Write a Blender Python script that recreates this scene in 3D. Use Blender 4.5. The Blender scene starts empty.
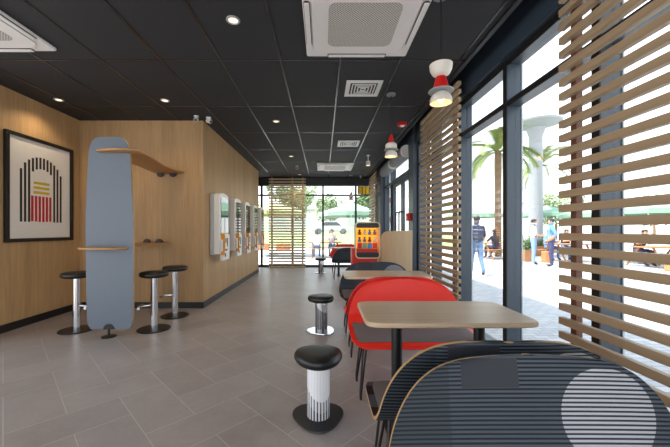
import bpy, bmesh, math, random
from mathutils import Vector, Matrix, Euler
random.seed(7)
PI = math.pi
S = bpy.context.scene
COL = S.collection

# ------------------------------------------------------------------ materials
def rgb(r, g, b):
    f = lambda c: (c/255/12.92) if c/255 <= .04045 else ((c/255+.055)/1.055)**2.4
    return (f(r), f(g), f(b), 1)

class E:
    """a socket with arithmetic"""
    nt = None
    def __init__(s, k): s.k = k
    @staticmethod
    def m(op, *a, clamp=False):
        n = E.nt.nodes.new('ShaderNodeMath'); n.operation = op; n.use_clamp = clamp
        for i, v in enumerate(a):
            if isinstance(v, E): E.nt.links.new(v.k, n.inputs[i])
            else: n.inputs[i].default_value = v
        return E(n.outputs[0])
    def __add__(s, o): return E.m('ADD', s, o)
    __radd__ = __add__
    def __sub__(s, o): return E.m('SUBTRACT', s, o)
    def __rsub__(s, o): return E.m('SUBTRACT', o, s)
    def __mul__(s, o): return E.m('MULTIPLY', s, o)
    __rmul__ = __mul__
    def __truediv__(s, o): return E.m('DIVIDE', s, o)
    def lt(s, o): return E.m('LESS_THAN', s, o)
    def gt(s, o): return E.m('GREATER_THAN', s, o)
    def floor(s): return E.m('FLOOR', s)
    def mod(s, o): return E.m('FLOORED_MODULO', s, o)
    def eq(s, v): return E.m('COMPARE', s, v, .1)
    def min(s, o): return E.m('MINIMUM', s, o)
    def abs(s): return E.m('ABSOLUTE', s)
    def sqrt(s): return E.m('SQRT', s)

def new_mat(name):
    m = bpy.data.materials.new(name); m.use_nodes = True
    nt = m.node_tree; E.nt = nt
    b = nt.nodes['Principled BSDF']
    return m, nt, b

def coords(nt, kind='Object'):
    t = nt.nodes.new('ShaderNodeTexCoord')
    s = nt.nodes.new('ShaderNodeSeparateXYZ')
    nt.links.new(t.outputs[kind], s.inputs[0])
    return E(s.outputs[0]), E(s.outputs[1]), E(s.outputs[2])

def combine(nt, x, y, z):
    c = nt.nodes.new('ShaderNodeCombineXYZ')
    for i, v in enumerate((x, y, z)):
        if isinstance(v, E): nt.links.new(v.k, c.inputs[i])
        else: c.inputs[i].default_value = v
    return c.outputs[0]

def noise(nt, vec, scale, detail=4, rough=.55):
    n = nt.nodes.new('ShaderNodeTexNoise')
    n.inputs['Scale'].default_value = scale; n.inputs['Detail'].default_value = detail
    n.inputs['Roughness'].default_value = rough
    if vec is not None: nt.links.new(vec, n.inputs['Vector'])
    return E(n.outputs['Fac'])

def mix(nt, fac, a, b):
    n = nt.nodes.new('ShaderNodeMix'); n.data_type = 'RGBA'
    if isinstance(fac, E): nt.links.new(fac.k, n.inputs[0])
    else: n.inputs[0].default_value = fac
    for k, v in ((6, a), (7, b)):
        if isinstance(v, tuple): n.inputs[k].default_value = v
        else: nt.links.new(v, n.inputs[k])
    return n.outputs[2]

def sc(c, f): return (min(c[0]*f, 1), min(c[1]*f, 1), min(c[2]*f, 1), 1)

def bump(nt, b, h, strength=.1, dist=.01):
    n = nt.nodes.new('ShaderNodeBump'); n.inputs['Strength'].default_value = strength
    n.inputs['Distance'].default_value = dist
    nt.links.new(h.k, n.inputs['Height']); nt.links.new(n.outputs[0], b.inputs['Normal'])

def pm(name, c, rough=.5, metal=0, var=.08, scale=18, bmp=0, spec=.5):
    """plain procedural surface: base colour with a faint mottling"""
    m, nt, b = new_mat(name)
    t = nt.nodes.new('ShaderNodeTexCoord')
    n = noise(nt, t.outputs['Object'], scale)
    nt.links.new(mix(nt, n, sc(c, 1-var), sc(c, 1+var)), b.inputs['Base Color'])
    b.inputs['Roughness'].default_value = rough; b.inputs['Metallic'].default_value = metal
    b.inputs['Specular IOR Level'].default_value = spec
    if bmp: bump(nt, b, n, bmp, .004)
    return m

def wood(name, c, axis='z', rough=.45, contrast=.28, scale=1.0, spec=.35, planks=None):
    """grain running along an axis; planks = veneer sheet width across"""
    m, nt, b = new_mat(name)
    x, y, z = coords(nt)
    if axis == 'z': g = combine(nt, x*26*scale, y*26*scale, z*.9*scale); w = combine(nt, x*4, y*4, z*.35)
    elif axis == 'x': g = combine(nt, x*.9*scale, y*26*scale, z*26*scale); w = combine(nt, x*.35, y*4, z*4)
    else: g = combine(nt, x*26*scale, y*.9*scale, z*26*scale); w = combine(nt, x*4, y*.35, z*4)
    n1 = noise(nt, g, 2.2, 6, .65); n2 = noise(nt, w, 1.4, 3, .5)
    f = (n1-.5)*1.5 + (n2-.5)*.9 + .5
    f = E.m('MINIMUM', E.m('MAXIMUM', f, 0), 1)
    col = mix(nt, f, sc(c, 1-contrast), sc(c, 1+contrast*.8))
    if planks:
        k = ((x+y)/planks).floor()
        wn = nt.nodes.new('ShaderNodeTexWhiteNoise'); wn.noise_dimensions = '1D'
        nt.links.new(k.k, wn.inputs['W'])
        mm = nt.nodes.new('ShaderNodeMix'); mm.data_type = 'RGBA'; mm.blend_type = 'MULTIPLY'
        mm.inputs[0].default_value = 1
        nt.links.new(col, mm.inputs[6])
        v = E(wn.outputs['Value'])*.16+.9
        nt.links.new(combine(nt, v, v, v), mm.inputs[7]); col = mm.outputs[2]
    nt.links.new(col, b.inputs['Base Color'])
    b.inputs['Roughness'].default_value = rough; b.inputs['Specular IOR Level'].default_value = spec
    bump(nt, b, n1, .08, .002)
    return m

def emis(name, c, s):
    m, nt, b = new_mat(name)
    b.inputs['Base Color'].default_value = c
    b.inputs['Emission Color'].default_value = c; b.inputs['Emission Strength'].default_value = s
    return m

def glass(name, tint=(.96, .98, .98, 1), refl=.9):
    m, nt, b = new_mat(name); nt.nodes.remove(b)
    o = nt.nodes['Material Output']
    tr = nt.nodes.new('ShaderNodeBsdfTransparent'); tr.inputs[0].default_value = tint
    gl = nt.nodes.new('ShaderNodeBsdfGlossy'); gl.inputs['Roughness'].default_value = .01
    lw = nt.nodes.new('ShaderNodeLayerWeight'); lw.inputs[0].default_value = .5
    mx = nt.nodes.new('ShaderNodeMixShader')
    f = (E.m('POWER', E(lw.outputs['Facing']), 5.0)*.9+.035)*refl
    nt.links.new(f.k, mx.inputs[0]); nt.links.new(tr.outputs[0], mx.inputs[1]); nt.links.new(gl.outputs[0], mx.inputs[2])
    nt.links.new(mx.outputs[0], o.inputs[0])
    return m

def floor_mat():
    m, nt, b = new_mat('herringbone_tile')
    x, y, z = coords(nt)
    w = .30; r = 1/math.sqrt(2)/w
    u = (x+y)*r; v = (y-x)*r
    i = u.floor(); j = v.floor(); fx = u-i; fy = v-j
    q = (i-j).mod(4.0)
    q0, q1, q2, q3 = q.eq(0), q.eq(1), q.eq(2), q.eq(3)
    d = (fx+q1*9).min(1-fx+q0*9).min(fy+q2*9).min(1-fy+q3*9)
    grout = d.lt(.008)
    wn = nt.nodes.new('ShaderNodeTexWhiteNoise'); wn.noise_dimensions = '3D'
    nt.links.new(combine(nt, i-q1, j-q2, q2+q3), wn.inputs['Vector'])
    t = nt.nodes.new('ShaderNodeTexCoord')
    n1 = noise(nt, t.outputs['Object'], 2.2, 8, .65); n2 = noise(nt, t.outputs['Object'], 30, 4)
    f = E(wn.outputs['Value'])*.24 + n1*1.2 + n2*.3 - .37
    base = mix(nt, E.m('MINIMUM', E.m('MAXIMUM', f, 0), 1), rgb(146, 136, 131), rgb(186, 176, 170))
    nt.links.new(mix(nt, grout*.75, base, rgb(206, 198, 188)), b.inputs['Base Color'])
    b.inputs['Roughness'].default_value = .34
    rr = n1*.18+.27
    nt.links.new(rr.k, b.inputs['Roughness'])
    b.inputs['Specular IOR Level'].default_value = .5
    bump(nt, b, 1-grout, .25, .002)
    return m

def paver_mat():
    m, nt, b = new_mat('concrete_pavers')
    x, y, z = coords(nt)
    br = nt.nodes.new('ShaderNodeTexBrick')
    nt.links.new(combine(nt, x, y, 0.0), br.inputs['Vector'])
    br.inputs['Scale'].default_value = 1; br.inputs['Brick Width'].default_value = .2; br.inputs['Row Height'].default_value = .1
    br.inputs['Mortar Size'].default_value = .006
    br.inputs['Color1'].default_value = rgb(196, 192, 188); br.inputs['Color2'].default_value = rgb(176, 174, 172)
    br.inputs['Mortar'].default_value = rgb(140, 138, 136)
    nt.links.new(br.outputs['Color'], b.inputs['Base Color']); b.inputs['Roughness'].default_value = .85
    return m

def shell_mat(name, flip):
    """moulded ribbed print: horizontal ribs, a plain dark square and a pale disc"""
    m, nt, b = new_mat(name)
    x, y, z = coords(nt)
    if flip: x = x*-1
    ph = (z/.0133).mod(1.0)
    rib = ph.lt(.45)
    tri = E.m('MULTIPLY', (ph-.5).abs(), 2)
    left = x.lt(-.27)
    sq = (x+.132).abs().lt(.096)*(z-.745).abs().lt(.046)
    dx = x-.242; dz = z-.612
    disc = (dx*dx+dz*dz).lt(.150**2)
    base = mix(nt, rib, rgb(74, 82, 92), rgb(10, 11, 13))
    lft = mix(nt, rib, rgb(62, 70, 78), rgb(10, 11, 13))
    dcc = mix(nt, rib, rgb(176, 176, 182), rgb(40, 42, 47))
    c = mix(nt, left, base, lft); c = mix(nt, disc, c, dcc); c = mix(nt, sq, c, rgb(48, 50, 55))
    nt.links.new(c, b.inputs['Base Color'])
    b.inputs['Roughness'].default_value = .5; b.inputs['Specular IOR Level'].default_value = .25
    h = tri*(1-sq)
    bump(nt, b, h, .5, .003)
    return m

def stripe_col(name, c0, cs, ca, metal, rough, z0):
    """printed stool column: fine upright lines, denser and darker under a slanting curve"""
    m, nt, b = new_mat(name)
    x, y, z = coords(nt)
    a = E.m('ARCTAN2', y, x)
    st = E.m('SINE', a*22.0)
    curve = z0 + E.m('SINE', a-.4)*.07
    low = z.lt(curve); mid = z.lt(curve-.07)
    t1 = st.gt(.1)*mid
    t2 = st.gt(.55)*low
    t3 = st.gt(.88)
    k = E.m('MAXIMUM', E.m('MAXIMUM', t1, t2), t3*.15)
    nt.links.new(mix(nt, k, mix(nt, low, c0, ca), cs), b.inputs['Base Color'])
    b.inputs['Metallic'].default_value = metal; b.inputs['Roughness'].default_value = rough
    return m

M = {}
M['floor'] = floor_mat()
M['paver'] = paver_mat()
M['wall_wood'] = wood('oak_veneer_wall', rgb(182, 148, 106), 'z', .5, .3, 1.0, .3, planks=.62)
M['ceiling'] = pm('charcoal_ceiling_tile', rgb(50, 51, 54), .75, 0, .08, 60, .15, .3)
M['tbar'] = pm('anthracite_ceiling_rail', rgb(84, 84, 88), .24, .8, .03)
M['base'] = pm('black_skirting', rgb(20, 20, 21), .4)
M['frame'] = pm('slate_blue_frame', rgb(56, 68, 80), .38, 0, .03)
M['frame_dark'] = pm('anthracite_frame', rgb(30, 33, 38), .45, 0, .03)
M['black_strip'] = pm('black_frame_strip', rgb(12, 12, 13), .6)  # plain black for the strips on the frames' inner faces
M['glass'] = glass('clear_window_glass')
M['roof'] = pm('dark_roof_soffit', rgb(40, 40, 42), .8)
M['slat'] = wood('lit_ash_slat_timber', rgb(204, 184, 150), 'x', .5, .2, .8)  # far screen's ash, lightened to paint in the room light on its slats
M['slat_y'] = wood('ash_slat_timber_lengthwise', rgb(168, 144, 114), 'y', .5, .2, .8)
M['post'] = wood('brown_upright_timber', rgb(104, 66, 48), 'z', .5, .2)
M['post_pale'] = wood('ash_upright_timber', rgb(168, 144, 108), 'z', .5, .2)
M['table'] = wood('oak_tabletop', rgb(200, 176, 146), 'x', .36, .2, .7)
M['ply'] = wood('plywood_edge', rgb(186, 148, 100), 'x', .5, .15, 1.0)
M['plank'] = wood('oak_plank', rgb(176, 132, 84), 'y', .4, .2, .8)
M['partition'] = wood('pale_oak_panel', rgb(186, 164, 130), 'z', .5, .16, .8)
M['black_metal'] = pm('black_powder_coat', rgb(16, 16, 17), .4, 0, .05)
M['black_leather'] = pm('black_leatherette', rgb(20, 20, 22), .42, 0, .1, 60, .15)
M['chrome'] = pm('polished_chrome', rgb(215, 215, 218), .12, 1, .02)
M['steel'] = pm('polished_steel_plate', rgb(190, 190, 195), .16, 1, .03)
M['board'] = pm('blue_grey_laminate', rgb(98, 108, 120), .5, 0, .03)
M['white'] = pm('white_plastic', rgb(226, 226, 224), .4, 0, .02)
M['white_ac'] = pm('white_air_unit', rgb(230, 227, 225), .45, 0, .02)
M['grey_lt'] = pm('light_grey_plastic', rgb(186, 190, 194), .4, 0, .03)
M['grey'] = pm('mid_grey_plastic', rgb(130, 134, 138), .45, 0, .03)
M['grille'] = None
M['screen'] = pm('dark_display_glass', rgb(26, 34, 30), .04, 0, .05, 4, 0, 1.0)
M['orange'] = pm('orange_plastic', rgb(232, 158, 60), .4)
M['block'] = pm('muted_orange_block', rgb(190, 122, 78), .7)  # orange toned down to hold up under the high exposure
M['red'] = pm('red_lacquer', rgb(234, 42, 24), .38, 0, .03)
M['red_dark'] = pm('red_plastic', rgb(204, 22, 24), .4, 0, .03)
M['pad'] = pm('taupe_seat_fabric', rgb(108, 98, 96), .85, 0, .12, 120, .2)
M['shell_f'] = shell_mat('ribbed_print_front', False)
M['shell_b'] = shell_mat('ribbed_print_back', True)
M['lamp_white'] = pm('white_lamp_enamel', rgb(226, 220, 208), .4, 0, .02)
M['lamp_grey'] = pm('grey_lamp_enamel', rgb(160, 162, 166), .4, 0, .02)
M['bulb'] = emis('warm_bulb', (1, .72, .34, 1), .7)
M['downlens'] = emis('warm_downlight_lens', (1, .68, .36, 1), 1.1)
M['stool_white'] = stripe_col('white_striped_column', rgb(236, 236, 238), rgb(20, 20, 22), rgb(224, 224, 226), 0, .35, .20)
M['stool_steel'] = stripe_col('steel_striped_column', rgb(225, 225, 228), rgb(90, 90, 94), rgb(170, 170, 174), .75, .22, .30)
M['cord'] = pm('black_cable', rgb(14, 14, 14), .6)
M['paper'] = pm('white_art_paper', rgb(222, 218, 212), .7, 0, .02)
M['ink'] = pm('black_print', rgb(38, 37, 38), .6, 0, .05)
M['ink_red'] = pm('red_print', rgb(186, 28, 34), .6, 0, .05)
M['ink_yellow'] = pm('yellow_print', rgb(206, 176, 48), .6, 0, .05)
M['yellow'] = pm('yellow_film', rgb(240, 196, 20), .5)
M['grass'] = pm('lawn_grass', rgb(132, 146, 96), .9, 0, .3, 3)
M['leaf'] = pm('green_leaf', rgb(92, 116, 72), .7, 0, .3, 2)
M['leaf_pale'] = pm('pale_green_leaf', rgb(128, 144, 102), .7, 0, .3, 2)
M['palm_leaf'] = pm('palm_frond_green', rgb(112, 128, 66), .7, 0, .25, 2)
M['bark'] = pm('grey_brown_bark', rgb(128, 104, 80), .9, 0, .3, 14, .3)
M['umbrella'] = pm('green_canvas', rgb(132, 164, 138), .8, 0, .08)
M['umbrella_y'] = pm('olive_canvas', rgb(164, 164, 112), .8, 0, .08)
M['teak'] = wood('outdoor_teak', rgb(160, 112, 74), 'x', .6, .2)
M['concrete'] = pm('grey_render_column', rgb(150, 152, 156), .8, 0, .06, 6)
M['facade'] = pm('pale_facade', rgb(206, 202, 194), .8, 0, .05, 2)
M['skin'] = pm('skin', rgb(190, 140, 112), .55, 0, .05)
M['hair'] = pm('dark_hair', rgb(34, 28, 26), .6, 0, .2)
M['shoe'] = pm('dark_shoe', rgb(30, 28, 28), .5)
M['denim'] = pm('blue_denim', rgb(90, 120, 160), .85, 0, .15, 30)
M['denim_lt'] = pm('pale_denim', rgb(126, 152, 192), .85, 0, .15, 30)
M['navy_trousers'] = pm('navy_trouser_cloth', rgb(60, 58, 92), .85)
M['shirt_white'] = pm('white_shirt', rgb(226, 224, 228), .8)
M['shirt_blue'] = pm('sky_blue_shirt', rgb(90, 140, 200), .8)
M['shirt_black'] = pm('black_shirt', rgb(30, 32, 40), .8)
M['car'] = pm('silver_car_paint', rgb(190, 194, 198), .25, .2)
M['tyre'] = pm('grey_rubber', rgb(90, 90, 92), .8)
def navy_shirt():
    m, nt, b = new_mat('navy_striped_shirt')
    x, y, z = coords(nt)
    s = ((z*9).mod(1.0)).lt(.12)*x.gt(.0)
    nt.links.new(mix(nt, s, rgb(40, 46, 74), rgb(150, 154, 170)), b.inputs['Base Color']); b.inputs['Roughness'].default_value = .85
    return m
M['shirt_navy'] = navy_shirt()
def grille_mat():
    m, nt, b = new_mat('air_intake_grille')
    x, y, z = coords(nt)
    a = ((x+y)*42).mod(1.0); c = ((x-y)*42).mod(1.0)
    hole = (a-.5).abs().lt(.3)*(c-.5).abs().lt(.3)
    nt.links.new(mix(nt, hole, rgb(205, 203, 196), rgb(112, 112, 106)), b.inputs['Base Color'])
    b.inputs['Roughness'].default_value = .5
    return m
M['grille'] = grille_mat()
def car_window(): return pm('tinted_car_glass', rgb(40, 48, 54), .08)
M['car_glass'] = car_window()

# ------------------------------------------------------------------ mesh helpers
class MB:
    def __init__(s): s.bm = bmesh.new()
    def box(s, x0, x1, y0, y1, z0, z1, mi=0, mat=None):
        vs = [s.bm.verts.new(v) for v in ((x0,y0,z0),(x1,y0,z0),(x1,y1,z0),(x0,y1,z0),(x0,y0,z1),(x1,y0,z1),(x1,y1,z1),(x0,y1,z1))]
        if mat is not None:
            for v in vs: v.co = mat @ v.co
        for f in ((0,3,2,1),(4,5,6,7),(0,1,5,4),(1,2,6,5),(2,3,7,6),(3,0,4,7)):
            s.bm.faces.new([vs[i] for i in f]).material_index = mi
        return s
    def prism(s, pts, a, b, axis='z', mi=0):
        """outline pts extruded a..b along axis. z: (x,y); y: (x,z); x: (y,z)"""
        def P(p, h): return {'z': (p[0], p[1], h), 'y': (p[0], h, p[1]), 'x': (h, p[0], p[1])}[axis]
        lo = [s.bm.verts.new(P(p, a)) for p in pts]; hi = [s.bm.verts.new(P(p, b)) for p in pts]
        n = len(pts)
        s.bm.faces.new(lo[::-1]).material_index = mi; s.bm.faces.new(hi).material_index = mi
        for i in range(n):
            s.bm.faces.new((lo[i], lo[(i+1) % n], hi[(i+1) % n], hi[i])).material_index = mi
        return s
    def lathe(s, prof, seg=32, c=(0, 0, 0), shape=None, mi=0):
        """prof [(r,z)] turned about z; shape(angle)->radius factor"""
        rings = []
        for r, z in prof:
            if r < 1e-6: rings.append([s.bm.verts.new((c[0], c[1], c[2]+z))])
            else:
                rings.append([s.bm.verts.new((c[0]+r*(shape(2*PI*i/seg) if shape else 1)*math.cos(2*PI*i/seg),
                                              c[1]+r*(shape(2*PI*i/seg) if shape else 1)*math.sin(2*PI*i/seg), c[2]+z)) for i in range(seg)])
        for A, B in zip(rings, rings[1:]):
            for i in range(seg):
                k = (i+1) % seg
                if len(A) == 1 and len(B) == 1: continue
                if len(A) == 1: f = (A[0], B[i], B[k])
                elif len(B) == 1: f = (A[i], A[k], B[0])
                else: f = (A[i], A[k], B[k], B[i])
                s.bm.faces.new(f).material_index = mi
        return s
    def tube(s, pts, r, seg=10, mi=0, radii=None):
        pts = [Vector(p) for p in pts]; rings = []
        up = None
        for i, p in enumerate(pts):
            d = (pts[min(i+1, len(pts)-1)]-pts[max(i-1, 0)]).normalized()
            if up is None:
                up = Vector((0, 0, 1)) if abs(d.z) < .9 else Vector((1, 0, 0))
            a = d.cross(up).normalized(); b = a.cross(d).normalized(); up = b
            rr = radii[i] if radii else r
            rings.append([s.bm.verts.new(p+a*rr*math.cos(2*PI*k/seg)+b*rr*math.sin(2*PI*k/seg)) for k in range(seg)])
        for A, B in zip(rings, rings[1:]):
            for k in range(seg):
                s.bm.faces.new((A[k], A[(k+1) % seg], B[(k+1) % seg], B[k])).material_index = mi
        s.bm.faces.new(rings[0][::-1]).material_index = mi; s.bm.faces.new(rings[-1]).material_index = mi
        return s
    def ball(s, c, r, seg=16, ring=10, scl=(1, 1, 1), mi=0):
        prof = [(math.sin(PI*i/ring), -math.cos(PI*i/ring)) for i in range(ring+1)]
        n0 = len(s.bm.verts)
        s.lathe([(0 if i in (0, ring) else a, b) for i, (a, b) in enumerate(prof)], seg, mi=mi)
        s.bm.verts.ensure_lookup_table()
        for v in s.bm.verts[n0:]:
            v.co = Vector((c[0]+v.co.x*r*scl[0], c[1]+v.co.y*r*scl[1], c[2]+v.co.z*r*scl[2]))
        return s
    def build(s, name, mats, parent=None, bev=0, loc=None, smooth=True, seg=2, ang=35):
        bmesh.ops.recalc_face_normals(s.bm, faces=s.bm.faces)
        me = bpy.data.meshes.new(name); s.bm.to_mesh(me); s.bm.free()
        for m in (mats if isinstance(mats, (list, tuple)) else [mats]): me.materials.append(M[m] if isinstance(m, str) else m)
        if smooth:
            for p in me.polygons: p.use_smooth = True
            me.set_sharp_from_angle(angle=math.radians(ang))
        o = bpy.data.objects.new(name, me); COL.objects.link(o)
        if parent: o.parent = parent
        if loc: o.location = loc
        if bev:
            b = o.modifiers.new('bevel', 'BEVEL'); b.width = bev; b.segments = seg; b.limit_method = 'ANGLE'; b.angle_limit = math.radians(40)
        return o

def tag(o, label=None, cat=None, group=None, kind=None):
    if label: o['label'] = label
    if cat: o['category'] = cat
    if group: o['group'] = group
    if kind: o['kind'] = kind
    return o
def thing(name, label, cat, loc=(0, 0, 0), rz=0, group=None):
    o = bpy.data.objects.new(name, None); COL.objects.link(o); o.empty_display_size = .1
    o.location = loc; o.rotation_euler = (0, 0, rz)
    return tag(o, label, cat, group)
def copy_tree(o, parent=None):
    c = o.copy(); COL.objects.link(c)
    if parent: c.parent = parent
    for ch in list(o.children): copy_tree(ch, c)
    return c
def dup(o, loc, label, rz=None):
    c = copy_tree(o); c.location = loc; c['label'] = label
    if rz is not None: c.rotation_euler = (0, 0, rz)
    return c
def struct(o): o['kind'] = 'structure'; return o
def rrect(w, h, r, n=6, cx=0, cy=0):
    pts = []
    for sx, sy, a0 in ((1, 1, 0), (-1, 1, 90), (-1, -1, 180), (1, -1, 270)):
        for i in range(n+1):
            a = math.radians(a0+90*i/n)
            pts.append((cx+sx*(w/2-r)+r*math.cos(a), cy+sy*(h/2-r)+r*math.sin(a)))
    return pts
def superell(w, h, e, n=64):
    pts = []
    for i in range(n):
        a = 2*PI*i/n; c, s = math.cos(a), math.sin(a)
        pts.append((w/2*math.copysign(abs(c)**(2/e), c), h/2*math.copysign(abs(s)**(2/e), s)))
    return pts

# ------------------------------------------------------------------ camera (eye 1.22 m, looking down the room along +Y)
H = 2.93; XL = -3.8; XK = -1.875; XW = 1.72; YF = 10.5; YB = -3.2
cam = bpy.data.cameras.new('camera'); co = bpy.data.objects.new('camera', cam); COL.objects.link(co)
co.location = (0, 0, 1.22); co.rotation_euler = (PI/2, 0, 0)
cam.sensor_width = 36; cam.lens = 36*320/670
cam.shift_x = 12/670; cam.shift_y = 6.5/670; cam.clip_start = .02; cam.clip_end = 500
S.camera = co

# ------------------------------------------------------------------ room shell
struct(MB().box(XL-.1, XW+.25, YB, YF+.2, -.12, 0).build('floor', 'floor', smooth=False))
struct(MB().box(XL-.1, 1.45, YB, YF, H, H+.05).build('ceiling', 'ceiling', smooth=False))
rb = MB()
for k in range(-6, 5):
    x = -.4275+.5995*k if k else -.4275
    if XL < x < 1.44: rb.box(x-.010, x+.010, YB, YF, H-.005, H+.002)
k = -6
while 3.22+1.2*k < YF:
    y = 3.22+1.2*k; k += 1
    if y > YB: rb.box(XL, 1.45, y-.009, y+.009, H-.004, H+.002)
struct(rb.build('trim_1', 'tbar', smooth=False))
struct(MB().box(1.43, 1.47, YB, YF, H-.02, H+.10).build('trim_2', 'frame_dark', smooth=False))
struct(MB().box(XL-2.2, 2.0, YB, YF+.35, 3.32, 3.72).build('roof', 'roof', smooth=False))  # unseen left overhang added to keep sun out of the side opened for daylight
struct(MB().box(XL-.12, XL, 3.3, 5.0, 0, 3.32).build('wall_left', 'wall_wood', smooth=False))
struct(MB().box(XL-.12, XK-.1, 5.0, 5.12, 0, 3.32).build('wall_nook', 'wall_wood', smooth=False))
struct(MB().box(XK-.1, XK, 5.0, 9.3, 0, 3.32).build('wall_kiosk', 'wall_wood', smooth=False))
struct(MB().box(-3.1, XK-.1, 9.18, 9.3, 0, 3.32).build('wall_return', 'wall_wood', smooth=False))
struct(MB().box(-3.2, -3.1, 9.18, YF+.15, 0, 3.32).build('wall_alcove', 'wall_wood', smooth=False))
struct(MB().box(XL, XL+.012, 3.3, 5.0, 0, .095).build('baseboard_left', 'base', smooth=False))
struct(MB().box(XL+.012, XK, 4.988, 5.0, 0, .095).build('baseboard_nook', 'base', smooth=False))
struct(MB().box(XK, XK+.012, 4.988, 9.3, 0, .095).build('baseboard_kiosk', 'base', smooth=False))
# headers over the glazing
struct(MB().box(1.66, 1.9, YB, YF+.15, 2.80, 3.32).build('wall_right', 'frame', smooth=False))
struct(MB().box(-3.1, 1.66, YF, YF+.15, 2.72, 3.32).build('wall_far', 'frame_dark', smooth=False))

TR, HD = 2.40, 2.76
wn = 0
def bay(y0, y1, extra=None):
    global wn; wn += 1
    f = MB()
    f.box(XW, XW+.12, y0, y1, 0, .06); f.box(XW, XW+.12, y0, y1, TR-.03, TR+.03); f.box(XW, XW+.12, y0, y1, HD, 2.80)
    w = struct(f.build(f'window_{wn}', 'frame', bev=.003))
    m = MB(); m.box(XW-.01, XW+.13, y1-.028, y1+.028, 0, 2.80)
    m.build('mullion', 'frame', w, bev=.003)
    MB().box(XW-.018, XW-.01, y1-.03, y1+.03, 0, 2.80).build('inner_strip', 'black_strip', w, smooth=False)
    MB().box(XW+.121, XW+.132, y1-.036, y1-.0285, 0, 2.8).build('seal_glint_strip', 'grey_lt', w, smooth=False)  # outer bead; its pale grey stands in for the edge's bright reflection
    g = MB()
    for z in (TR-.03, HD): g.box(XW-.008, XW, y0, y1, z-.012 if z == HD else z, z+.045)
    g.build('inner_band', 'black_strip', w, smooth=False)
    MB().box(XW+.06, XW+.075, y0+.028, y1-.028, .06, TR-.03).build('pane', 'glass', w, smooth=False)
    MB().box(XW+.06, XW+.075, y0+.028, y1-.028, TR+.03, HD).build('pane', 'glass', w, smooth=False)
    return w
for y in range(-3, 6):
    bay(y, y+1 if y < 5 else 5.75)
# blue column beside the doors
struct(MB().box(1.62, 1.86, 5.76, 6.08, 0, 3.3).build('column_1', 'frame', bev=.004))
# entrance
dr = struct(MB().box(XW, XW+.14, 6.08, 6.16, 0, 2.8).box(XW, XW+.14, 8.12, 8.2, 0, 2.8).box(XW, XW+.14, 6.16, 8.12, TR-.04, TR+.04).box(XW, XW+.14, 6.16, 8.12, HD, 2.8).build('door_1', 'frame', bev=.003))
for y0 in (6.17, 7.15):
    lf = MB()
    lf.box(XW+.04, XW+.09, y0, y0+.09, .01, TR-.04).box(XW+.04, XW+.09, y0+.87, y0+.96, .01, TR-.04)
    lf.box(XW+.04, XW+.09, y0+.09, y0+.87, .01, .14).box(XW+.04, XW+.09, y0+.09, y0+.87, TR-.13, TR-.04)
    lf = lf.build('door_leaf', 'frame', dr, bev=.003)
    MB().box(XW+.06, XW+.07, y0+.09, y0+.87, .14, TR-.13).build('pane', 'glass', lf, smooth=False)
    yh = y0+.82 if y0 < 7 else y0+.14
    MB().tube([(XW+.04, yh, .9), (XW-.05, yh, .9), (XW-.06, yh, .92), (XW-.06, yh, 1.6), (XW-.05, yh, 1.62), (XW+.04, yh, 1.62)], .016).build('door_handle', 'black_metal', lf)
MB().box(XW+.06, XW+.075, 6.16, 8.12, TR+.04, HD).build('pane', 'glass', dr, smooth=False)
w = bay(8.2, 8.9)
struct(MB().box(1.62, 1.86, 8.9, 9.35, 0, 3.3).build('column_2', 'frame', bev=.004))
w = bay(9.35, YF+.05)
# far glazing
def far_window(x0, x1, n):
    f = MB()
    f.box(x0, x1, YF, YF+.12, 0, .07).box(x0, x1, YF, YF+.12, 2.34, 2.39).box(x0, x1, YF, YF+.12, 2.67, 2.72)
    w = struct(f.build(f'window_{n}', 'frame_dark', bev=.003))
    MB().box(x1-.03, x1+.03, YF-.005, YF+.125, 0, 2.72).build('mullion', 'frame_dark', w, bev=.003)
    MB().box(x0+.03, x1-.03, YF+.05, YF+.065, .07, 2.34).build('pane', 'glass', w, smooth=False)
    MB().box(x0+.03, x1-.03, YF+.05, YF+.065, 2.39, 2.67).build('pane', 'glass', w, smooth=False)
    return w
for n, (a, b) in enumerate(((-3.1, -2.02), (-2.02, -1.0), (-1.0, 0.0), (0.0, 1.08), (1.08, 1.64))): far_window(a, b, 20+n)

# ------------------------------------------------------------------ slatted timber screens
def screen(name_label, p0, p1, axis, back, posts, pale):
    """slats from p0 to p1 along axis at a plane; back: +1 side where uprights stand"""
    s = thing('slat_screen', name_label, 'slatted screen', (0, 0, 0), 0, 'slatted timber screens')
    pitch, hh, th = .0885, .045, .038
    z = .028; L = p1-p0
    n = 0
    proto = None
    while z < H-.05:
        if proto is None:
            m = MB()
            if axis == 'y': m.box(0, th, 0, L, -hh/2, hh/2)
            else: m.box(0, L, -th, 0, -hh/2, hh/2)
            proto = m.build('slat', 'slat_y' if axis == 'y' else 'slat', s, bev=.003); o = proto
        else:
            o = proto.copy(); COL.objects.link(o); o.parent = s
        o.location = (0, 0, z); z += pitch
    for q, wd in posts:
        m = MB()
        if axis == 'y': m.box(th+.001, th+.041, q-p0, q-p0+wd, 0, H)
        else: m.box(q-p0, q-p0+wd, .001, .041, 0, H)
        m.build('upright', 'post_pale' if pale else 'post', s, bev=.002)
    return s
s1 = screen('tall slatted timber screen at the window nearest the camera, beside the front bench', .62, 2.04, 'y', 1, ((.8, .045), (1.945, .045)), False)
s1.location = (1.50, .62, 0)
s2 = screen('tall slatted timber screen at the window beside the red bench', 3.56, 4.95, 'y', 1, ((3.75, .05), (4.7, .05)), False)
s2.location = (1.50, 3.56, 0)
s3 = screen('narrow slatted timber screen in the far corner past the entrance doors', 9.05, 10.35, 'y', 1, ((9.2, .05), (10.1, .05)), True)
s3.location = (1.48, 9.05, 0)
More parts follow.
